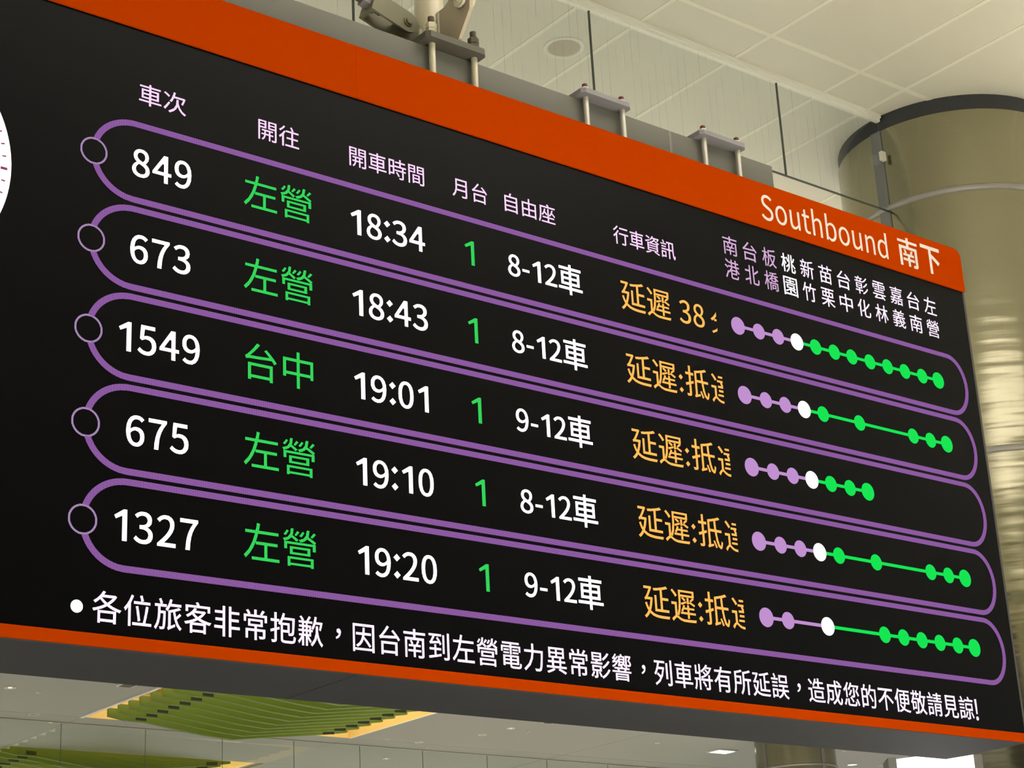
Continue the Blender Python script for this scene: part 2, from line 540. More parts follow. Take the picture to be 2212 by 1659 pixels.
def panel(x0, x1, y0, y1, gap, mat, dz=0.0):
    p, q = H(x0, y0), H(x1, y1)
    b = B(H(0, 0, 1))
    b.box((p.x + gap, p.y + gap, ZC + dz), (q.x - gap, q.y - gap, ZC + 0.03), bevel=0)
    return b.done('ceiling_panel', mat, ceil)


random.seed(4)
yn = [0.47, 0.81, 1.15, 1.208, 1.55]
for i in range(len(xs_near) - 1):
    for j in range(len(yn) - 1):
        panel(xs_near[i], xs_near[i + 1], yn[j], yn[j + 1], 0.010, M['ceiling'], dz=random.uniform(0, 0.0015))
# light T-shaped joint strips between the near panels
for x in xs_near:
    for y0_, y1_ in ((yn[0], 1.203), (1.213, yn[-1])):
        b = B(H(0, 0, 1)); p, q = H(x, y0_), H(x, y1_)
        b.box((p.x - 0.017, p.y, ZC - 0.003), (p.x + 0.017, q.y, ZC + 0.02))
        b.done('joint_strip', M['strip'], ceil)
for y in (yn[0], yn[1], yn[2], yn[4]):
    b = B(H(0, 0, 1)); p, q = H(xs_near[0], y), H(xs_near[-1], y)
    b.box((p.x, p.y - 0.017, ZC - 0.0035), (q.x, p.y + 0.017, ZC + 0.02))
    b.done('joint_strip', M['strip'], ceil)
# the rest of the ceiling: large smooth panels with hairline seams
fx = sorted({X0, -2.2, -0.95, -0.05, xs_near[0], xs_near[-1], 2.33, 3.215, 4.06, 4.95, 5.9, X1})
fy = sorted({Y0, -2.1, -1.25, -0.25, yn[0], yn[-1], 2.6, 3.83, 4.83, 5.33, 6.33, Y1})
for i in range(len(fx) - 1):
    for j in range(len(fy) - 1):
        cx_, cy_ = (fx[i] + fx[i + 1]) / 2, (fy[j] + fy[j + 1]) / 2
        if in_hole(cx_, cy_):
            continue
        if xs_near[0] - .01 < cx_ < xs_near[-1] + .01 and yn[0] - .01 < cy_ < yn[-1] + .01:
            continue
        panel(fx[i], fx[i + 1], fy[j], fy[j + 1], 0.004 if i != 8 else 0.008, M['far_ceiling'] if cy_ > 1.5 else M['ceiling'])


# ============================================================ BAFFLE CLUSTERS
def cluster(R, label, n, visible=True):
    x0, x1, y0, y1 = R
    root = empty('baffle_cluster', H((x0 + x1) / 2, (y0 + y1) / 2, 1), label, 'ceiling baffles')
    org = H((x0 + x1) / 2, (y0 + y1) / 2, 1)
    p, q = H(x0, y0), H(x1, y1)
    b = B(org)
    top = ZC + 0.62
    t = 0.04
    i_ = 0.004
    zl = ZC + 0.002
    b.box((p.x - t, p.y - t, top), (q.x + t, q.y + t, top + t))
    b.box((p.x - t, p.y - t, zl), (p.x + i_, q.y + t, top))
    b.box((q.x - i_, p.y - t, zl), (q.x + t, q.y + t, top))
    b.box((p.x, p.y - t, zl), (q.x, p.y + i_, top))
    b.box((p.x, q.y - i_, zl), (q.x, q.y + t, top))
    b.done('recess_lining', M['yellow'], root)
    # white edge profile on the long side
    b = B(org)
    b.box((p.x - 0.06, p.y, ZC - 0.018), (p.x + 0.006, q.y, ZC + 0.0015))
    b.done('edge_profile', M['trimw'], root)
    b = B(org)
    b.box((q.x - 0.006, p.y, ZC - 0.006), (q.x + 0.03, q.y, ZC + 0.0015))
    b.done('edge_profile', M['trimw'], root)
    me = None
    th = 0.085
    xa, xb, xm = x0 + 0.012, x1 - 0.05, x0 + 0.45
    for k in range(n):
        yk = y1 - 0.08 - 0.0625 * k
        prof = [(.040, .9926), (.090, .9846), (.157, .9832), (.256, .9703), (.340, .9600), (.432, .9534), (.580, .9713),
                (.750, .9900), (.8255, 1.0007), (.8255, 1.0075), (.432, 1.013), (.040, 1.0153)]
        if me is None:
            bb = B(H(xm, yk, 1))
            bb.prism([H(x0 + px_, yk, pz_) for px_, pz_ in prof], (0, th, 0))
            o = bb.done('baffle', M['green'], root)
            me = o.data
        else:
            o = link('baffle', me, M['green'], root)
            o.location = H(xm, yk, 1) - org
        if visible:
            for hx, hz, w, sg in ((x0 + 0.138, 0.9925, 0.0165, 0.4), (x0 + 0.757, 0.9955, 0.020, -1)):
                s = B(H(hx, yk, hz))
                c0, c1 = H(hx - w, yk, hz - 0.0055), H(hx + w, yk, hz + 0.0065)
                e_ = 0.008 * sg
                s.prism([Vector((c0.x, c0.y - 0.003, c0.z + e_)), Vector((c1.x, c0.y - 0.003, c0.z - e_)),
                         Vector((c1.x, c0.y - 0.003, c1.z - e_)), Vector((c0.x, c0.y - 0.003, c1.z + e_))], (0, 0.003, 0))
                s.done('slot', M['cutout'], o)
    # warm strip lamp hidden in the recess
    area('cove_light', Vector(((p.x + q.x) / 2, (p.y + q.y) / 2, top - 0.06)), (q.x - p.x) * .95, (q.y - p.y) * .95, 190, (1.0, 0.82, 0.50))
    return root


cluster(RECESS[0], 'green V-shaped ceiling baffles just below the orange board, over a yellow-lit recess', 15)
cluster(RECESS[1], 'darker green ceiling baffles at the bottom left corner, seen behind the far glass screen', 15)
cluster(RECESS[2], 'green ceiling baffles behind the viewer, mirrored in the metal column', 14, False)

# unseen linear lamps, laid out to make the bright band mirrored in the column
lf = empty('light_field', H(0.85, 0.1, 1), 'row of warm linear ceiling lamps in front of the board, mirrored in the column', 'lamp')
for k in range(7):
    yl = 0.40 - 0.08 * k
    p, q = H(0.42, yl), H(min(1.38, 0.87 + (0.5 - yl) / 0.68), yl + 0.045)
    b = B(H(0.85, 0.1, 1)); b.box((p.x, p.y, ZC - 0.02), (q.x, q.y, ZC)); b.done('linear_lamp', M['striplamp'], lf)

# ============================================================ GLASS SMOKE SCREENS


def screen(name, yy, joints, xl, xr, label, gmat, drop=0.119, rail_big=True, cat='glass screen'):
    org = H(xl, yy, 1)
    root = empty(name, org, label, cat)
    cuts = [xl] + joints + [xr]
    for i in range(len(cuts) - 1):
        p, q = H(cuts[i], yy, 1 - drop), H(cuts[i + 1], yy, 1)
        b = B(p)
        b.box((p.x + 0.006, p.y - 0.006, p.z), (q.x - 0.006, p.y + 0.006, q.z - 0.02))
        b.done('glass_pane', gmat, root)
    for x in joints:
        p = H(x, yy, 1 - drop)
        b = B(p)
        jw = 0.006 if rail_big else 0.0035
        b.box((p.x - jw, p.y - 0.005, p.z), (p.x + jw, p.y + 0.005, ZC - 0.02))
        b.done('pane_joint', M['gjoint'], root)
    p, q = H(xl, yy, 1 - drop), H(xr, yy, 1)
    b = B(p)
    b.box((p.x, p.y - 0.007, p.z - 0.008), (q.x, p.y + 0.007, p.z))
    b.done('bottom_edge', M['gjoint'], root)
    b = B(org)
    if rail_big:
        b.box((p.x, p.y - 0.032, ZC - 0.030), (q.x, p.y + 0.03, ZC))
        b.box((p.x, p.y - 0.018, ZC - 0.055), (q.x, p.y + 0.018, ZC - 0.03))
    else:
        b.box((p.x, p.y - 0.014, ZC - 0.012), (q.x, p.y + 0.014, ZC))
    b.done('top_rail', M['rail'] if rail_big else M['fixbrown'], root)
    return root


s1 = screen('smoke_screen', 1.208, [0.572, 0.823, 1.105, 1.37], 0.30, 1.534,
            'hanging wired glass smoke screen with white top rail, ending at the round column', M['glass'])
s2 = screen('smoke_screen', 4.92, [round(2.309 - .252 * k, 3) for k in (4, 3, 2, 1)] + [2.309, 2.571, 2.824, 3.072, 3.312, 3.553, 3.812, 4.065, 4.335, 4.59, 4.85],
            1.05, 5.3, 'far glass smoke screen crossing the ceiling below the board', M['glass_far'], rail_big=False)
# small clip on the near screen where it meets the column
p = H(1.527, 1.205, 0.945)
b = B(p); b.box((p.x - 0.02, p.y - 0.03, p.z - 0.035), (p.x + 0.025, p.y, p.z + 0.035), bevel=0.003); b.done('clip', M['white_nut'], s1)

# ============================================================ COLUMNS


def column(cx, cy, r, label, seam_az, rings=(0.886, 0.587, 0.288)):
    R = r * HC
    o = H(cx, cy, 0); base = Vector((o.x, o.y, 0))
    root = empty('round_column', base, label, 'column')
    c = Vector((o.x, o.y, 0))
    zs = [0.0] + [CAM.z + z * HC for z in sorted(rings)] + [CAM.z + 0.981 * HC]
    for i in range(len(zs) - 1):
        b = B(c); b.cyl(c + Vector((0, 0, zs[i] + 0.02 * (i > 0))), c + Vector((0, 0, zs[i + 1] - 0.02 * (i < len(zs) - 2))), R, n=160, caps=False)
        b.done('cladding_drum', M['column'], root, smooth=True)
    b = B(c); b.cyl(c + Vector((0, 0, zs[-1])), c + Vector((0, 0, ZC)), R - 0.012, n=160)
    b.done('collar', M['collar'], root, smooth=True)
    b = B(c); b.cyl(c + Vector((0, 0, 0.0)), c + Vector((0, 0, zs[-1] - 0.01)), R - 0.03, n=64)
    b.done('core', M['joint'], root, smooth=True)
    for z in rings:
        zz = CAM.z + z * HC
        b = B(c)
        prof = []
        for k in range(9):
            a = -math.pi / 2 + math.pi * k / 8
            prof.append((R - 0.006 + 0.028 * math.cos(a), zz + 0.026 * math.sin(a)))
        N = 160
        rows = []
        for pr, pz in prof:
            rows.append([b.bm.verts.new(Vector((pr * math.cos(2 * math.pi * j / N), pr * math.sin(2 * math.pi * j / N), pz))) for j in range(N)])
        for k in range(8):
            for j in range(N):
                b.bm.faces.new((rows[k][j], rows[k][(j + 1) % N], rows[k + 1][(j + 1) % N], rows[k + 1][j]))
        b.done('joint_ring', M['ring'], root, smooth=True)
    for az in seam_az:
        d = Vector((math.cos(az), math.sin(az), 0)); tn = Vector((-d.y, d.x, 0))
        b = B(c)
        w = 0.045
        p0 = c + d * (R - 0.02) - tn * w; p1 = c + d * (R - 0.02) + tn * w
        p2 = c + d * (R + 0.010) + tn * w; p3 = c + d * (R + 0.010) - tn * w
        b.prism([p0, p1, p2, p3], (0, 0, zs[-1]))
        b.done('vertical_joint', M['joint'], root)
    return root


column(1.664, 1.215, 0.129, 'large round metal column at the right with dark collar under the ceiling', (math.pi, 0.0))
column(4.535, 4.23, 0.129, 'distant round column seen under the bottom edge of the board', (math.radians(180 + 43 + 42), math.radians(180 + 43 - 48)))

# ============================================================ DEPARTURE BOARD
ORG = W(0, 0, 0)
board = empty('departure_board', ORG, 'huge black LED train departure board framed by orange bands', 'departure board')
UL, UR = -6.4, 14.429
V_OT, V_OB, V_BT, V_BB = 2.312, 1.616, -5.118, -5.246
DEP = 1.46


def wbox(b, u0, u1, y0, y1, v0, v1, bevel=0.0):
    return b.box(W(u0, y0, v0), W(u1, y1, v1), bevel)


# housing behind the face
b = B(ORG); wbox(b, UL + .01, UR - 0.02, 0.05, DEP, V_BB + 0.03, V_OT - 0.02); b.done('housing', M['housing'], board)
# underside panels with a seam between them
for a0, a1 in ((UL, -3.1), (-3.09, 3.186), (3.196, UR - 0.01),):
    b = B(ORG); wbox(b, a0, a1, 0.035, DEP, V_BB + 0.004, V_BB + 0.03); b.done('underside_panel', M['housing'], board)
# screen
b = B(ORG); wbox(b, UL, UR - 0.045, 0.0, 0.05, V_BT, V_OB); scr = b.done('display_screen', M['screen'], board)
# grey side trim
b = B(ORG); wbox(b, UR - 0.043, UR, 0.0, 0.06, V_BT, V_OB); b.done('side_trim', M['edge'], board)


def band(u0, u1, v0, v1, rr=0.0):
    pts = [(u0, v0), (u1, v0)]
    if rr:
        for k in range(9):
            a = math.pi / 2 * k / 8
            pts.append((u1 - rr + rr * math.cos(a), v1 - rr + rr * math.sin(a)))
    else:
        pts.append((u1, v1))
    pts.append((u0, v1))
    b = B(ORG)
    b.prism([W(u, -0.03, v) for u, v in pts], (0, 0.075 * U, 0))
    return b


bands = []
for a0, a1, rr in ((UL, -3.3, 0), (-3.299, 3.3125, 0), (3.314, UR, 0.145),):
    bands.append(band(a0, a1, V_OB, V_OT, rr).done('top_band', M['orange'], board))
for a0, a1 in ((UL, -3.3), (-3.299, 3.284), (3.2855, UR)):
    band(a0, a1, V_BB + 0.006, V_BT, 0).done('bottom_band', M['orange'], board)
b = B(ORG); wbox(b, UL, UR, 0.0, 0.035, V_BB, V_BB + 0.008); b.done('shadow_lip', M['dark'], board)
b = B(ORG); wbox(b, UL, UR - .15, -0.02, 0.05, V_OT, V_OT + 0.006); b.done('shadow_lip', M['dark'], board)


def put(name, me, mat, parent=None, label=None):
    """lettering / glowing figure lying on the board face"""
    if not me.materials:
        me.materials.append(mat)
    o = bpy.data.objects.new(name, me)
    C.objects.link(o)
    o.parent = parent or scr
    if label:
        o['label'] = label
    return o


# painted words on the top band
wt = 0.006
ltop = bands[-1]
me = place(latin('Southbound', 0.0, 0.0), 10.067, 12.702, 1.742, 2.166, y=-0.033)
put('lettering', me, M['letter'], ltop, 'thin white word Southbound')
u_, w_, v_, h_ = 12.945, 0.455, 1.735, 0.472
b = B(ORG)
NAN = [[(.02, .81), (.98, .81), (.98, .90), (.02, .90)], [(.44, .66), (.56, .66), (.56, 1), (.44, 1)], [(.06, 0), (.18, 0), (.18, .70), (.06, .70)],
       [(.06, .60), (.94, .60), (.94, .70), (.06, .70)], [(.82, .06), (.94, .06), (.94, .70), (.82, .70)], [(.70, 0), (.88, 0), (.94, .07), (.88, .10), (.73, .10)],
       [(.28, .57), (.37, .57), (.42, .46), (.33, .44)], [(.72, .57), (.63, .57), (.58, .46), (.67, .44)], [(.24, .36), (.76, .36), (.76, .44), (.24, .44)],
       [(.22, .19), (.78, .19), (.78, .28), (.22, .28)], [(.445, .01), (.555, .01), (.555, .44), (.445, .44)]]
for i_, pl in enumerate(NAN):
    b.prism([W(u_ + a * w_, -0.033 - 0.0004 * i_, v_ + c * h_) for a, c in pl], (0, 0.0006, 0))
nm_ = bpy.data.meshes.new('nan'); b.bm.to_mesh(nm_); b.bm.free()
me = join([nm_, place(cjk('\u4e0b', 0.02), 13.471, 13.907, 1.742, 2.195, y=-0.033)])
put('lettering', me, M['letter'], ltop, 'bold white Chinese word for southbound')

# ------------------------------------------------------------ figures on the display
def arc(cx, cz, r, a0, a1, n=20):
    return [(cx + r * math.cos(a0 + (a1 - a0) * k / n), cz + r * math.sin(a0 + (a1 - a0) * k / n)) for k in range(n + 1)]


def strip_mesh(inner, outer, closed, y=-0.006):
    b = B(ORG)
    b.ringstrip([W(u, y, v) for u, v in inner], [W(u, y, v) for u, v in outer], closed)
    me = bpy.data.meshes.new('figure')
    # give the strip a little thickness
    ext = bmesh.ops.extrude_face_region(b.bm, geom=b.bm.faces[:])
    for g in ext['geom']:
        if isinstance(g, bmesh.types.BMVert):
            g.co.y += 0.0010
    bmesh.ops.recalc_face_normals(b.bm, faces=b.bm.faces[:])
    b.bm.to_mesh(me)
    b.bm.free()
    return me


def disc_mesh(u, v, r, y=-0.007, n=40):
    b = B(ORG)
    b.prism([W(u + r * math.cos(2 * math.pi * k / n), y, v + r * math.sin(2 * math.pi * k / n)) for k in range(n)], (0, 0.001, 0))
    me = bpy.data.meshes.new('disc')
    bmesh.ops.recalc_face_normals(b.bm, faces=b.bm.faces[:])
    b.bm.to_mesh(me)
    b.bm.free()
    return me


def outline(v0, half, th, ul, ur, rl, rr, tg):
    """row frame: starts at the top of the little ring, runs right and back, ends at the ring's foot"""
    def path(d):
        h = half - d
        pts = arc(ul + rl, v0, 1.0, math.pi / 2, math.pi / 2, 1)
        left_top = [(ul + rl + (rl - d) * math.cos(a), v0 + h * math.sin(a)) for a in [math.pi - tg + (math.pi / 2 - math.pi + tg) * k / 16 for k in range(17)]]
        right = [(ur - rr + (rr - d) * math.cos(a), v0 + h * math.sin(a)) for a in [math.pi / 2 - math.pi * k / 30 for k in range(31)]]
        left_bot = [(ul + rl + (rl - d) * math.cos(a), v0 + h * math.sin(a)) for a in [-math.pi / 2 - (math.pi / 2 - tg) * k / 16 for k in range(17)]]
        return left_top + right + left_bot
    return strip_mesh(path(th), path(0.0), False)


rows = [
    dict(no='849', dest='\u5de6\u71df', tm='18:34', cars='8-12', st=range(12), last=11),
    dict(no='673', dest='\u5de6\u71df', tm='18:43', cars='8-12', st=[0, 1, 2, 3, 4, 6, 9, 10, 11], last=11),
    dict(no='1549', dest='\u53f0\u4e2d', tm='19:01', cars='9-12', st=range(7), last=6),
    dict(no='675', dest='\u5de6\u71df', tm='19:10', cars='8-12', st=[0, 1, 2, 3, 4, 6, 9, 10, 11], last=11),
    dict(no='1327', dest='\u5de6\u71df', tm='19:20', cars='9-12', st=[0, 1, 3, 6, 7, 8, 9, 10, 11], last=11),
]
DOTU = [9.402, 9.797, 10.167, 10.535, 10.907, 11.285, 11.645, 12.025, 12.40, 12.775, 13.155, 13.512]
CHE = '\u8eca'
for i, r in enumerate(rows):
    v = -float(i)
    dv = 0.006 if i == 0 else (0.02 if i < 4 else 0.022)
    put('route_outline', outline(v + 0.002, 0.479, 0.068, -0.034, 14.19, 0.50, 0.40, 0.32), M['purple'])
    put('origin_ring', strip_mesh(arc(0, v, 0.134, 0, 2 * math.pi, 40)[:-1], arc(0, v, 0.1545, 0, 2 * math.pi, 40)[:-1], True), M['ringp'])
    w4 = len(r['no']) == 4
    u0, u1 = (0.335, 1.265) if w4 else (0.441, 1.146)
    put('train_number', place(latin(r['no'], 0.01, 0.003), u0, u1, v - 0.166, v + 0.166), M['white'])
    if i == 2:
        me = place(cjk(r['dest'], 0.0), 1.812, 2.668, v - 0.189, v + 0.233)
    else:
        me = place(cjk(r['dest'], 0.0), 1.797, 2.675, v - 0.178, v + 0.231)
    put('destination', me, M['gtext'])
    ue = 4.215 if r['tm'][-1] == '1' else 4.246
    put('departure_time', place(latin(r['tm'], 0.006, 0.003), 3.205, ue, v - 0.160, v + 0.166), M['white'])
    put('platform_number', place(latin('1', 0, 0.001), 4.833, 4.976, v - 0.155, v + 0.163), M['gtext'])
    a = place(latin(r['cars'], 0.004, 0.003), 5.488, 6.255, v - 0.150, v + 0.142)
    b_ = place(cjk(CHE, 0.006), 6.286, 6.668, v - 0.199, v + 0.210)
    put('carriages', join([a, b_]), M['white' if i != 9 else 'notice'])
    # delay message, cut off at the end of its field
    parts = [place(cjk('\u5ef6\u9072', 0.0), 7.316, 8.170, v - 0.198, v + 0.222)]
    if i == 0:
        parts.append(place(latin('38', 0.004, 0.001), 8.329, 8.776, v - 0.168, v + 0.163))
        parts.append(place(cjk('\u5206', 0.0), 8.895, 9.30, v - 0.195, v + 0.150, clip=9.000))
    else:
        b2 = B(ORG)
        for cv in (0.058, -0.118):
            rr_ = 0.036
            b2.prism([W(8.253 + rr_, -0.006, v + cv), W(8.253, -0.006, v + cv + rr_), W(8.253 - rr_, -0.006, v + cv), W(8.253, -0.006, v + cv - rr_)], (0, 0.001, 0))
        cm = bpy.data.meshes.new('colon'); b2.bm.to_mesh(cm); b2.bm.free()
        parts.append(cm)
        parts.append(place(cjk('\u62b5', 0.0), 8.335, 8.745, v - 0.180, v + 0.240))
        parts.append(place(cjk('\u9054', 0.0), 8.795, 9.195, v - 0.183, v + 0.232, clip=9.006))
    put('delay_message', join(parts), M['amber'])
    # stop diagram
    st = list(r['st'])
    zc = v + dv
    lt = 0.022
    segs = ((DOTU[0], DOTU[3], 'pdot'), (DOTU[3], DOTU[r['last']], 'gdot'))
    for a0, a1, mm in segs:
        b3 = B(ORG); b3.box(W(a0, -0.005, zc - lt), W(a1, -0.003, zc + lt))
        me = bpy.data.meshes.new('line'); b3.bm.to_mesh(me); b3.bm.free()
        put('route_line', me, M[mm])
    for s in st:
        rad = 0.126 if s in (0, r['last']) else (0.122 if s == 3 else 0.112)
        put('stop_dot', disc_mesh(DOTU[s], zc, rad), M['pdot'] if s < 3 else (M['wdot'] if s == 3 else M['gdot']))

# headings
for txt, u0, u1 in (('\u8eca\u6b21', 0.504, 1.071), ('\u958b\u5f80', 1.984, 2.519), ('\u958b\u8eca\u6642\u9593', 3.204, 4.268), ('\u6708\u53f0', 4.687, 5.215),
                    ('\u81ea\u7531\u5ea7', 5.487, 6.290), ('\u884c\u8eca\u8cc7\u8a0a', 7.261, 8.345)):
    put('heading', place(cjk(txt, 0.0), u0, u1, 0.708, 0.968), M['pink'])
names = ['\u5357\u6e2f', '\u53f0\u5317', '\u677f\u6a4b', '\u6843\u5712', '\u65b0\u7af9', '\u82d7\u6817', '\u53f0\u4e2d', '\u5f70\u5316', '\u96f2\u6797', '\u5609\u7fa9', '\u53f0\u5357', '\u5de6\u71df']
for k, nm in enumerate(names):
    uc = 9.396 + k * (13.553 - 9.396) / 11
    wt_ = 0.0 if k < 3 else (0.0 if k == 3 else 0.0)
    ms = []
    for ch, v0, v1 in ((nm[0], 1.040 + .002 * k, 1.318 + .002 * k), (nm[1], 0.690 + .001 * k, 0.972)):
        me = cjk(ch, wt_)
        a = bbox(me)
        hw = 0.135 if (a[1] - a[0]) > 0.8 else 0.118
        ms.append(place(me, uc - hw, uc + hw, v0, v1))
    put('station_name', join(ms), M['pinkdim'] if k < 3 else (M['white'] if k == 3 else M['notice']))
# notice line
notice = '\u5404\u4f4d\u65c5\u5ba2\u975e\u5e38\u62b1\u6b49\uff0c\u56e0\u53f0\u5357\u5230\u5de6\u71df\u96fb\u529b\u7570\u5e38\u5f71\u97ff\uff0c\u5217\u8eca\u5c07\u6709\u6240\u5ef6\u8aa4\uff0c\u9020\u6210\u60a8\u7684\u4e0d\u4fbf\u656c\u8acb\u898b\u8ad2'
put('bullet', disc_mesh(-0.034, -4.868, 0.063), M['wdot'])
for k, ch in enumerate(notice):
    uc = 0.281 + k * 0.3302
    me = cjk(ch, 0.004)
    a = bbox(me)
    if ch == '\uff0c':
        me = place(me, uc - 0.030 + 0.01, uc + 0.035 + 0.01, -4.895, -4.782)
    else:
        s = 0.338 / 1.0        # cell height of one em
        w_, h_ = (a[1] - a[0]) * s, (a[3] - a[2]) * s
        cy_ = -4.846 + ((a[2] + a[3]) / 2 - 0.38) * s
        cx_ = uc + ((a[0] + a[1]) / 2 - 0.5) * s * 0.95
        w_ *= 0.95
        me = place(me, cx_ - w_ / 2, cx_ + w_ / 2, cy_ - h_ / 2, cy_ + h_ / 2)
    put('notice_character', me, M['notice'])
put('notice_character', place(latin('!', 0, 0.002), 13.345, 13.398, -5.003, -4.708), M['notice'])

# analogue clock drawn on the display, mostly outside the picture
CK = (-2.272, -0.470)
put('clock_dial', disc_mesh(CK[0], CK[1], 1.378, y=-0.003, n=120), M['clock'])
b4 = B(ORG)
for k in range(60):
    a = 2 * math.pi * k / 60
    d = Vector((math.cos(a), math.sin(a))); tn = Vector((-d.y, d.x))
    big = k % 5 == 0
    r0, r1, hw = (1.265, 1.335, 0.014) if big else (1.285, 1.325, 0.007)
    q = [(CK[0] + d.x * rr_ + tn.x * s_, CK[1] + d.y * rr_ + tn.y * s_) for rr_, s_ in ((r0, -hw), (r1, -hw), (r1, hw), (r0, hw))]
    b4.prism([W(u_, -0.006, v_) for u_, v_ in q], (0, 0.001, 0))
cm = bpy.data.meshes.new('ticks'); b4.bm.to_mesh(cm); b4.bm.free()
tk = put('clock_ticks', cm, M['tick']); tk['kind'] = 'stuff'

# ============================================================ BEAM AND CLAMPS
bo = W(2, 0.8, 2.33)
beam = empty('support_beam', bo, 'long grey steel box beam lying behind the top of the orange board', 'beam')
b = B(bo); b.box(W(-6.2, 0.42, 2.335), W(10.885, 1.25, 2.975), 0.004); b.done('box_section', M['beam'], beam)
b = B(bo); b.box(W(10.885, 0.44, 2.345), W(10.90, 1.23, 2.965)); b.done('end_cap', M['beam'], beam)
# slightly lighter splice strip on the beam face
b = B(bo); b.box(W(9.02 - .19, 0.415, 2.34), W(9.02 - .14, 0.42, 2.97)); b.done('splice', M['splice'], beam)


def clamp(u0, u1, ra, rb, yf, kind, label):
    o = W((u0 + u1) / 2, 0.8, 2.98)
    root = empty('beam_clamp', o, label, 'clamp', None)
    yb = 1.40
    top = 2.978 + (0.085 if kind == 'big' else 0.07)
    pm = M['plate_dark'] if kind == 'big' else M['plate_lilac']
    ch = 0.05
    b = B(o)
    b.prism([W(u0 + ch, yf, 2.978), W(u1 - ch, yf, 2.978), W(u1, yf + ch, 2.978), W(u1, yb - ch, 2.978), W(u1 - ch, yb, 2.978), W(u0 + ch, yb, 2.978),
             W(u0, yb - ch, 2.978), W(u0, yf + ch, 2.978)], (0, 0, (top - 2.978) * U))
    b.done('plate', pm, root)
    rr_ = 0.044 if kind == 'big' else 0.039
    for uu in (ra, rb):
        for yy in (0.345, 1.31):
            b = B(o)
            tip = 3.36 if kind == 'big' else 3.10
            b.cyl(W(uu, yy, 2.316), W(uu, yy, top), rr_ * U, n=24)
            rod = b.done('rod', M['rod'] if kind != 'big' else M['cream'], root, smooth=True)
            if kind == 'big':
                b = B(o)
                z_ = top
                while z_ < tip - 0.01:
                    b.cyl(W(uu, yy, z_), W(uu, yy, z_ + 0.011), 0.038 * U, 0.042 * U, n=16)
                    z_ += 0.011
                b.done('thread', M['bolt'], rod)
                for z0_, z1_, mm in ((top, top + 0.018, 'w'), (top + 0.018, top + 0.115, 'n'), (top + 0.125, top + 0.20, 'n')):
                    b = B(o)
                    if mm == 'w':
                        b.cyl(W(uu, yy, z0_), W(uu, yy, z1_), 0.088 * U, n=24)
                        b.done('washer', M['plate_dark'] if uu == rb else M['cream'], rod)
                    else:
                        b.cyl(W(uu, yy, z0_), W(uu, yy, z1_), 0.074 * U, n=6)
                        b.done('nut', M['bolt'] if uu == rb else M['cream'], rod)
            else:
                b = B(o); b.cyl(W(uu, yy, top), W(uu, yy, top + 0.02), 0.078 * U, n=24); b.done('washer', M['white_nut'], rod)
                b = B(o); b.cyl(W(uu, yy, top + 0.02), W(uu, yy, top + 0.078), 0.064 * U, 0.052 * U, n=6); b.done('nut', M['white_nut'], rod)
                b = B(o); b.cyl(W(uu, yy, top + 0.07), W(uu, yy, top + 0.125), 0.038 * U, n=20)
                b.cyl(W(uu, yy, top + 0.125), W(uu, yy, top + 0.138), 0.038 * U, 0.022 * U, n=20); b.done('cap', M['cap'], rod, smooth=True)
    return root


clamp(4.555, 5.495, 4.726, 5.393, 0.19, 'big', 'dark steel clamp plate with tall rusty studs under the cream hanger pipe')
clamp(7.12, 8.00, 7.264, 7.916, 0.22, 'small', 'middle beam clamp, grey plate with red-brown capped rods, second from the pipe')
clamp(9.295, 10.185, 9.445, 10.108, 0.22, 'small', 'rightmost beam clamp, grey plate with red-brown caps near the beam end')

# ============================================================ HANGER PIPE
PB = 3.063
po = W(5.08, 0.85, PB)
pipe = empty('hanger_pipe', po, 'cream painted steel hanger pipe with welded gussets rising from the beam', 'hanger pipe')
b = B(po); b.cyl(W(5.08, 0.85, PB), W(5.08, 0.85, (ZC - 4.38987) / U), 0.19 * U, n=48); b.done('tube', M['cream'], pipe, smooth=True)
b = B(po)
b.prism([W(5.06, 0.64, PB), W(5.06, 0.27, PB), W(5.06, 0.235, PB + 0.02), W(5.06, -0.03, 3.42), W(5.06, -0.05, 3.58), W(5.06, 0.02, 3.72), W(5.06, 0.30, 3.80), W(5.06, 0.50, 3.70), W(5.06, 0.64, 3.70)], (0.05 * U, 0, 0))
b.done('gusset', M['tan'], pipe)
b = B(po)
b.prism([W(4.86, 0.83, PB), W(4.36, 0.83, PB), W(4.46, 0.83, 3.40), W(4.58, 0.83, 3.56), W(4.74, 0.83, 3.60), W(4.86, 0.83, 3.60)], (0, 0.05 * U, 0))
b.done('gusset', M['khaki'], pipe)
# weld beads
b = B(po)
for k in range(22):
    z_ = PB + 0.015 + k * 0.028
    b.cyl(W(5.085, 0.64, z_), W(5.085, 0.63, z_ + 0.03), 0.042 * U, 0.036 * U, n=12)
b.done('weld', M['weld'], pipe, smooth=True)
b = B(po)
for k in range(14):
    z_ = PB + 0.01 + k * 0.028
    b.cyl(W(4.892, 0.80, z_), W(4.882, 0.80, z_ + 0.03), 0.026 * U, 0.022 * U, n=10)
b.done('weld', M['weld'], pipe, smooth=True)


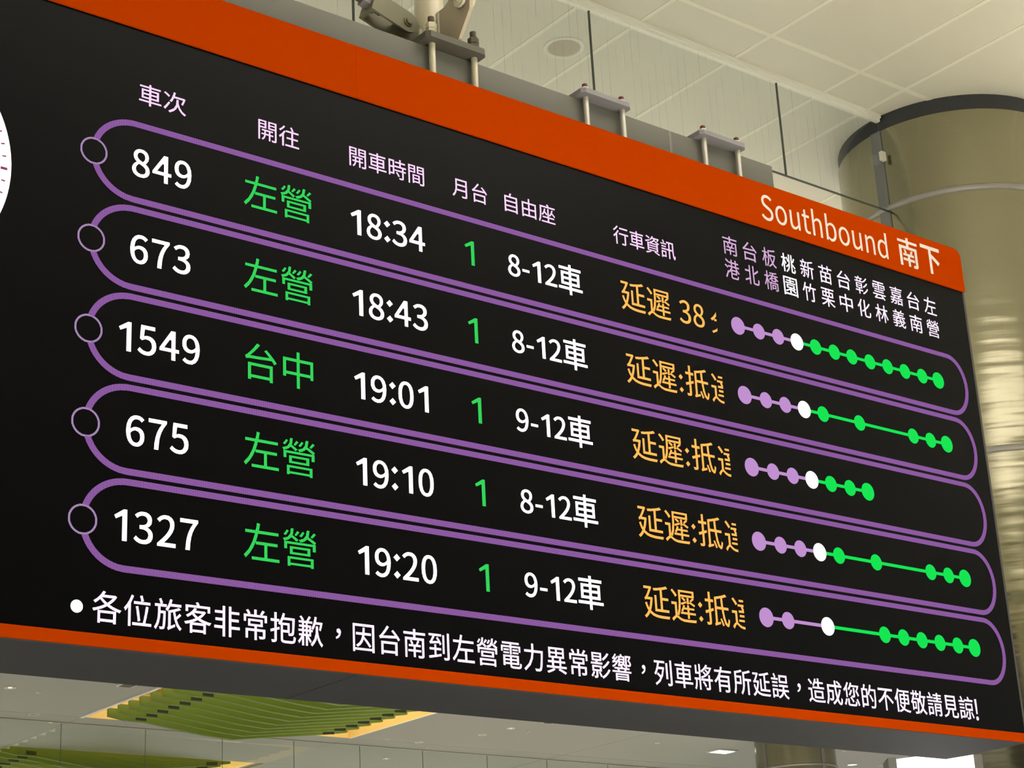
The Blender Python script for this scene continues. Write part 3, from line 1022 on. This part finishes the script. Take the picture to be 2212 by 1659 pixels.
def brace(pin, direc, side, label, mat, blen=0.60, hw=0.135, gap=0.10, th=0.035, rodlen=6.0):
    """fork bolted to a gusset plus the rod screwed into its closed end; unit = board unit"""
    pin = Vector(pin); d = Vector(direc).normalized(); s = Vector(side).normalized()
    n = d.cross(s).normalized()
    wp = lambda q: W(q.x, q.y, q.z)
    o = wp(pin)
    root = empty('brace_fork', o, label, 'brace')
    for sg in (-1, 1):
        base = pin + s * (gap * sg) - s * (th / 2)
        pts = []
        for k in range(13):
            a = math.pi / 2 + math.pi * k / 12
            pts.append(base + d * (hw * math.cos(a)) + n * (hw * math.sin(a)))
        pts.append(base + d * blen - n * hw)
        pts.append(base + d * blen + n * hw)
        b = B(o); b.prism([wp(q) for q in pts], wp(base + s * th) - wp(base)); b.done('cheek_plate', mat, root)
    c0 = pin + d * blen - s * (gap + th / 2) - n * hw
    b = B(o)
    b.prism([wp(q) for q in (c0, c0 + s * (2 * gap + th), c0 + s * (2 * gap + th) + n * 2 * hw, c0 + n * 2 * hw)], wp(pin + d * 0.045) - wp(pin))
    b.done('end_plate', mat, root)
    b = B(o); b.cyl(wp(pin - s * (gap + 0.06)), wp(pin + s * (gap + 0.06)), 0.05 * U, n=24)
    b.cyl(wp(pin - s * (gap + 0.032)), wp(pin + s * (gap + 0.032)), 0.07 * U, n=24); b.done('pin', mat, root, smooth=True)
    b = B(o); b.cyl(wp(pin + d * (blen + 0.045)), wp(pin + d * (blen + 0.15)), 0.085 * U, n=6)
    b.cyl(wp(pin + d * (blen - 0.07)), wp(pin + d * blen), 0.08 * U, n=6); b.done('nut', M['plate_lilac'], root)
    b = B(o); b.cyl(wp(pin + d * (blen - 0.16)), wp(pin + d * rodlen), 0.05 * U, n=20); b.done('rod', M['plate_dark'], root, smooth=True)
    return root


brace((4.64, 0.855, 3.455), (-1.0, 0.0, 0.30), (0, -1, 0), 'khaki steel fork brace pinned left of the hanger pipe', M['khaki'], blen=0.50, hw=0.15, gap=0.13)
brace((5.085, 0.10, 3.60), (0.0, -0.55, 0.83), (1, 0, 0), 'fork brace at the top edge, pinned to the gusset right of the pipe', M['cream'], blen=0.42, hw=0.11, gap=0.075, rodlen=4.0)

# ============================================================ CEILING FIXTURES


def ray_h(px, py):
    """hall position on the ceiling of a spot read off the survey (in photo pixels)"""
    d = rt * ((px - 1106) / 4076.52) + dn * ((py - 829.5) / 4076.52) + fw
    return CAM + d * (HC / d.z)


def round_fixture(name, loc, r, ringw, label, inner, drop=0.012, lens=None, cat='downlight'):
    o = Vector((loc.x, loc.y, ZC))
    root = empty(name, o, label, cat)
    n = 40
    b = B(o)
    zt, zb = ZC + 0.004, ZC - drop
    ri = r - ringw
    rows_ = []
    for rr_, zz in ((r, zt), (r, zb + 0.004), (r - 0.3 * ringw, zb), (ri + 0.3 * ringw, zb), (ri, zb + 0.006), (ri, zt)):
        rows_.append([b.bm.verts.new(Vector((rr_ * math.cos(2 * math.pi * j / n), rr_ * math.sin(2 * math.pi * j / n), zz - ZC))) for j in range(n)])
    for k in range(len(rows_) - 1):
        for j in range(n):
            b.bm.faces.new((rows_[k][j], rows_[k][(j + 1) % n], rows_[k + 1][(j + 1) % n], rows_[k + 1][j]))
    b.done('trim_ring', M['fixture'], root, smooth=True)
    b = B(o); b.cyl(Vector((loc.x, loc.y, ZC - 0.004)), Vector((loc.x, loc.y, ZC + 0.004)), ri, n=n); b.done('insert', inner, root)
    if lens:
        b = B(o); b.cyl(Vector((loc.x, loc.y, ZC - 0.010)), Vector((loc.x, loc.y, ZC)), ri * 0.45, ri * 0.6, n=20); b.done('lens', lens, root)
    return root


round_fixture('ceiling_speaker', H(1.139, 1.287), 0.140, 0.028, 'round beige ceiling speaker seen through the near glass screen', M['beige'], cat='speaker')
FX = [((22, 1485), .105, .03, 'faintly lit downlight by the left edge, just under the board', 'fixbrown', 'lampdim'),
      ((73, 1543), .10, .008, 'unlit brown downlight left of the green baffles', 'fixbrown', None),
      ((83, 1496), .04, .012, 'small ceiling sensor right of the leftmost downlight', 'fixbrown', None),
      ((109, 1560), .04, .012, 'tiny lit spot just above the far screen\u2019s left end', 'lampdim', None),
      ((835, 1597), .05, .012, 'small dark sensor right of the recess corner', 'fixdark', None),
      ((905, 1603), .09, .02, 'dim round downlight below right of the yellow recess', 'fixbrown', None),
      ((1042, 1587), .085, .022, 'downlight with bright white ring right of the green baffles', 'fixbrown', None),
      ((1103, 1573), .085, .03, 'downlight with a glinting lens above the white-ringed one', 'fixbrown', 'lampdim'),
      ((1140, 1580), .035, .012, 'tiny sprinkler disc right of the glinting downlight', 'fixdark', None),
      ((834, 1638), .085, .03, 'lit downlight low, seen through the far glass screen', 'fixbrown', 'lampdim'),
      ((922, 1616), .035, .012, 'tiny lit disc touching the far screen rail', 'lampdim', None),
      ((1420, 1605), .05, .012, 'small black sensor under the board, right of the long ceiling seam', 'fixdark', None),
      ((1824, 1622), .05, .014, 'small dark sensor right of the distant column', 'fixdark', None),
      ((1900, 1652), .05, .014, 'small dark sensor between distant column and lit sign', 'fixdark', None),
      ((1841, 1651.5), .12, .012, 'bright round lamp between distant column and lit sign', 'lamp', None)]
for (px, py), r_, rw, lab, mm, lens in FX:
    round_fixture('ceiling_downlight' if r_ > .06 else 'ceiling_sensor', ray_h(px, py), r_, rw, lab, M[mm], lens=M[lens] if lens else None,
                  cat='downlight' if r_ > .06 else 'sensor')
# square hatches
for (px, py), s_, lab in (((275, 1477), 0.14, 'square grey ceiling hatch above left of the green baffles'), ((1187, 1557), 0.12, 'small square hatch under the board, right of the glinting downlight')):
    l = ray_h(px, py); o = Vector((l.x, l.y, ZC))
    root = empty('ceiling_hatch', o, lab, 'hatch')
    b = B(o); b.box((l.x - s_, l.y - s_, ZC - 0.035), (l.x + s_, l.y + s_, ZC), 0.004); b.done('frame', M['fixture'], root)
    b = B(o); b.box((l.x - s_ + .03, l.y - s_ + .03, ZC - 0.04), (l.x + s_ - .03, l.y + s_ - .03, ZC - 0.034)); b.done('grille', M['fixdark'], root)
# lit square ceiling lamp
l = ray_h(1560, 1622.5); o = Vector((l.x, l.y, ZC))
root = empty('ceiling_lamp', o, 'bright cool white square ceiling lamp left of the distant column', 'lamp')
b = B(o); b.box((l.x - .30, l.y - .20, ZC - 0.02), (l.x + .30, l.y + .20, ZC), 0.004); b.done('frame', M['fixture'], root)
b = B(o); b.box((l.x - .24, l.y - .16, ZC - 0.024), (l.x + .24, l.y + .16, ZC - 0.019)); b.done('diffuser', M['cool'], root)

# ============================================================ LIT SIGN (bottom right)
Z_ = 0.230
P = [H(1.2164, 1.0236, 0), H(1.2233, 1.003, 0), H(1.2597, 1.0048, 0), H(1.2632, 0.982, 0)]
back = (P[3] - P[0]).cross(Vector((0, 0, 1))).normalized() * 0.12
if back.dot(Vector((1, 1, 0))) < 0:
    back = -back
ctr = sum(P, Vector()) / 4
so = Vector((ctr.x, ctr.y, 0))
sign = empty('lit_sign', so, 'glowing white totem sign below the board at the bottom right', 'sign')
zb, zt = 0.35, CAM.z + Z_ * HC
b = B(so)
poly = [Vector((p.x, p.y, zb)) for p in P] + [Vector((p.x, p.y, zb)) + back * 1.6 for p in (P[3], P[0])]
b.prism(poly, (0, 0, zt - zb)); b.done('lit_panel', M['signlit'], sign)
for p_, dd in ((P[0], -1), (P[3], 1)):
    t_ = (P[3] - P[0]).normalized() * 0.045 * dd
    b = B(so)
    q = [Vector((p_.x, p_.y, 0)), Vector((p_.x, p_.y, 0)) + t_, Vector((p_.x, p_.y, 0)) + t_ + back * 1.7, Vector((p_.x, p_.y, 0)) + back * 1.7]
    b.prism(q, (0, 0, zt + (0.01 if dd < 0 else 0.0))); b.done('side_frame', M['joint'], sign)
b = B(so); b.prism([Vector((p.x, p.y, 0)) for p in (P[0], P[3])] + [Vector((p.x, p.y, 0)) + back * 1.6 for p in (P[3], P[0])], (0, 0, zb)); b.done('plinth', M['joint'], sign)
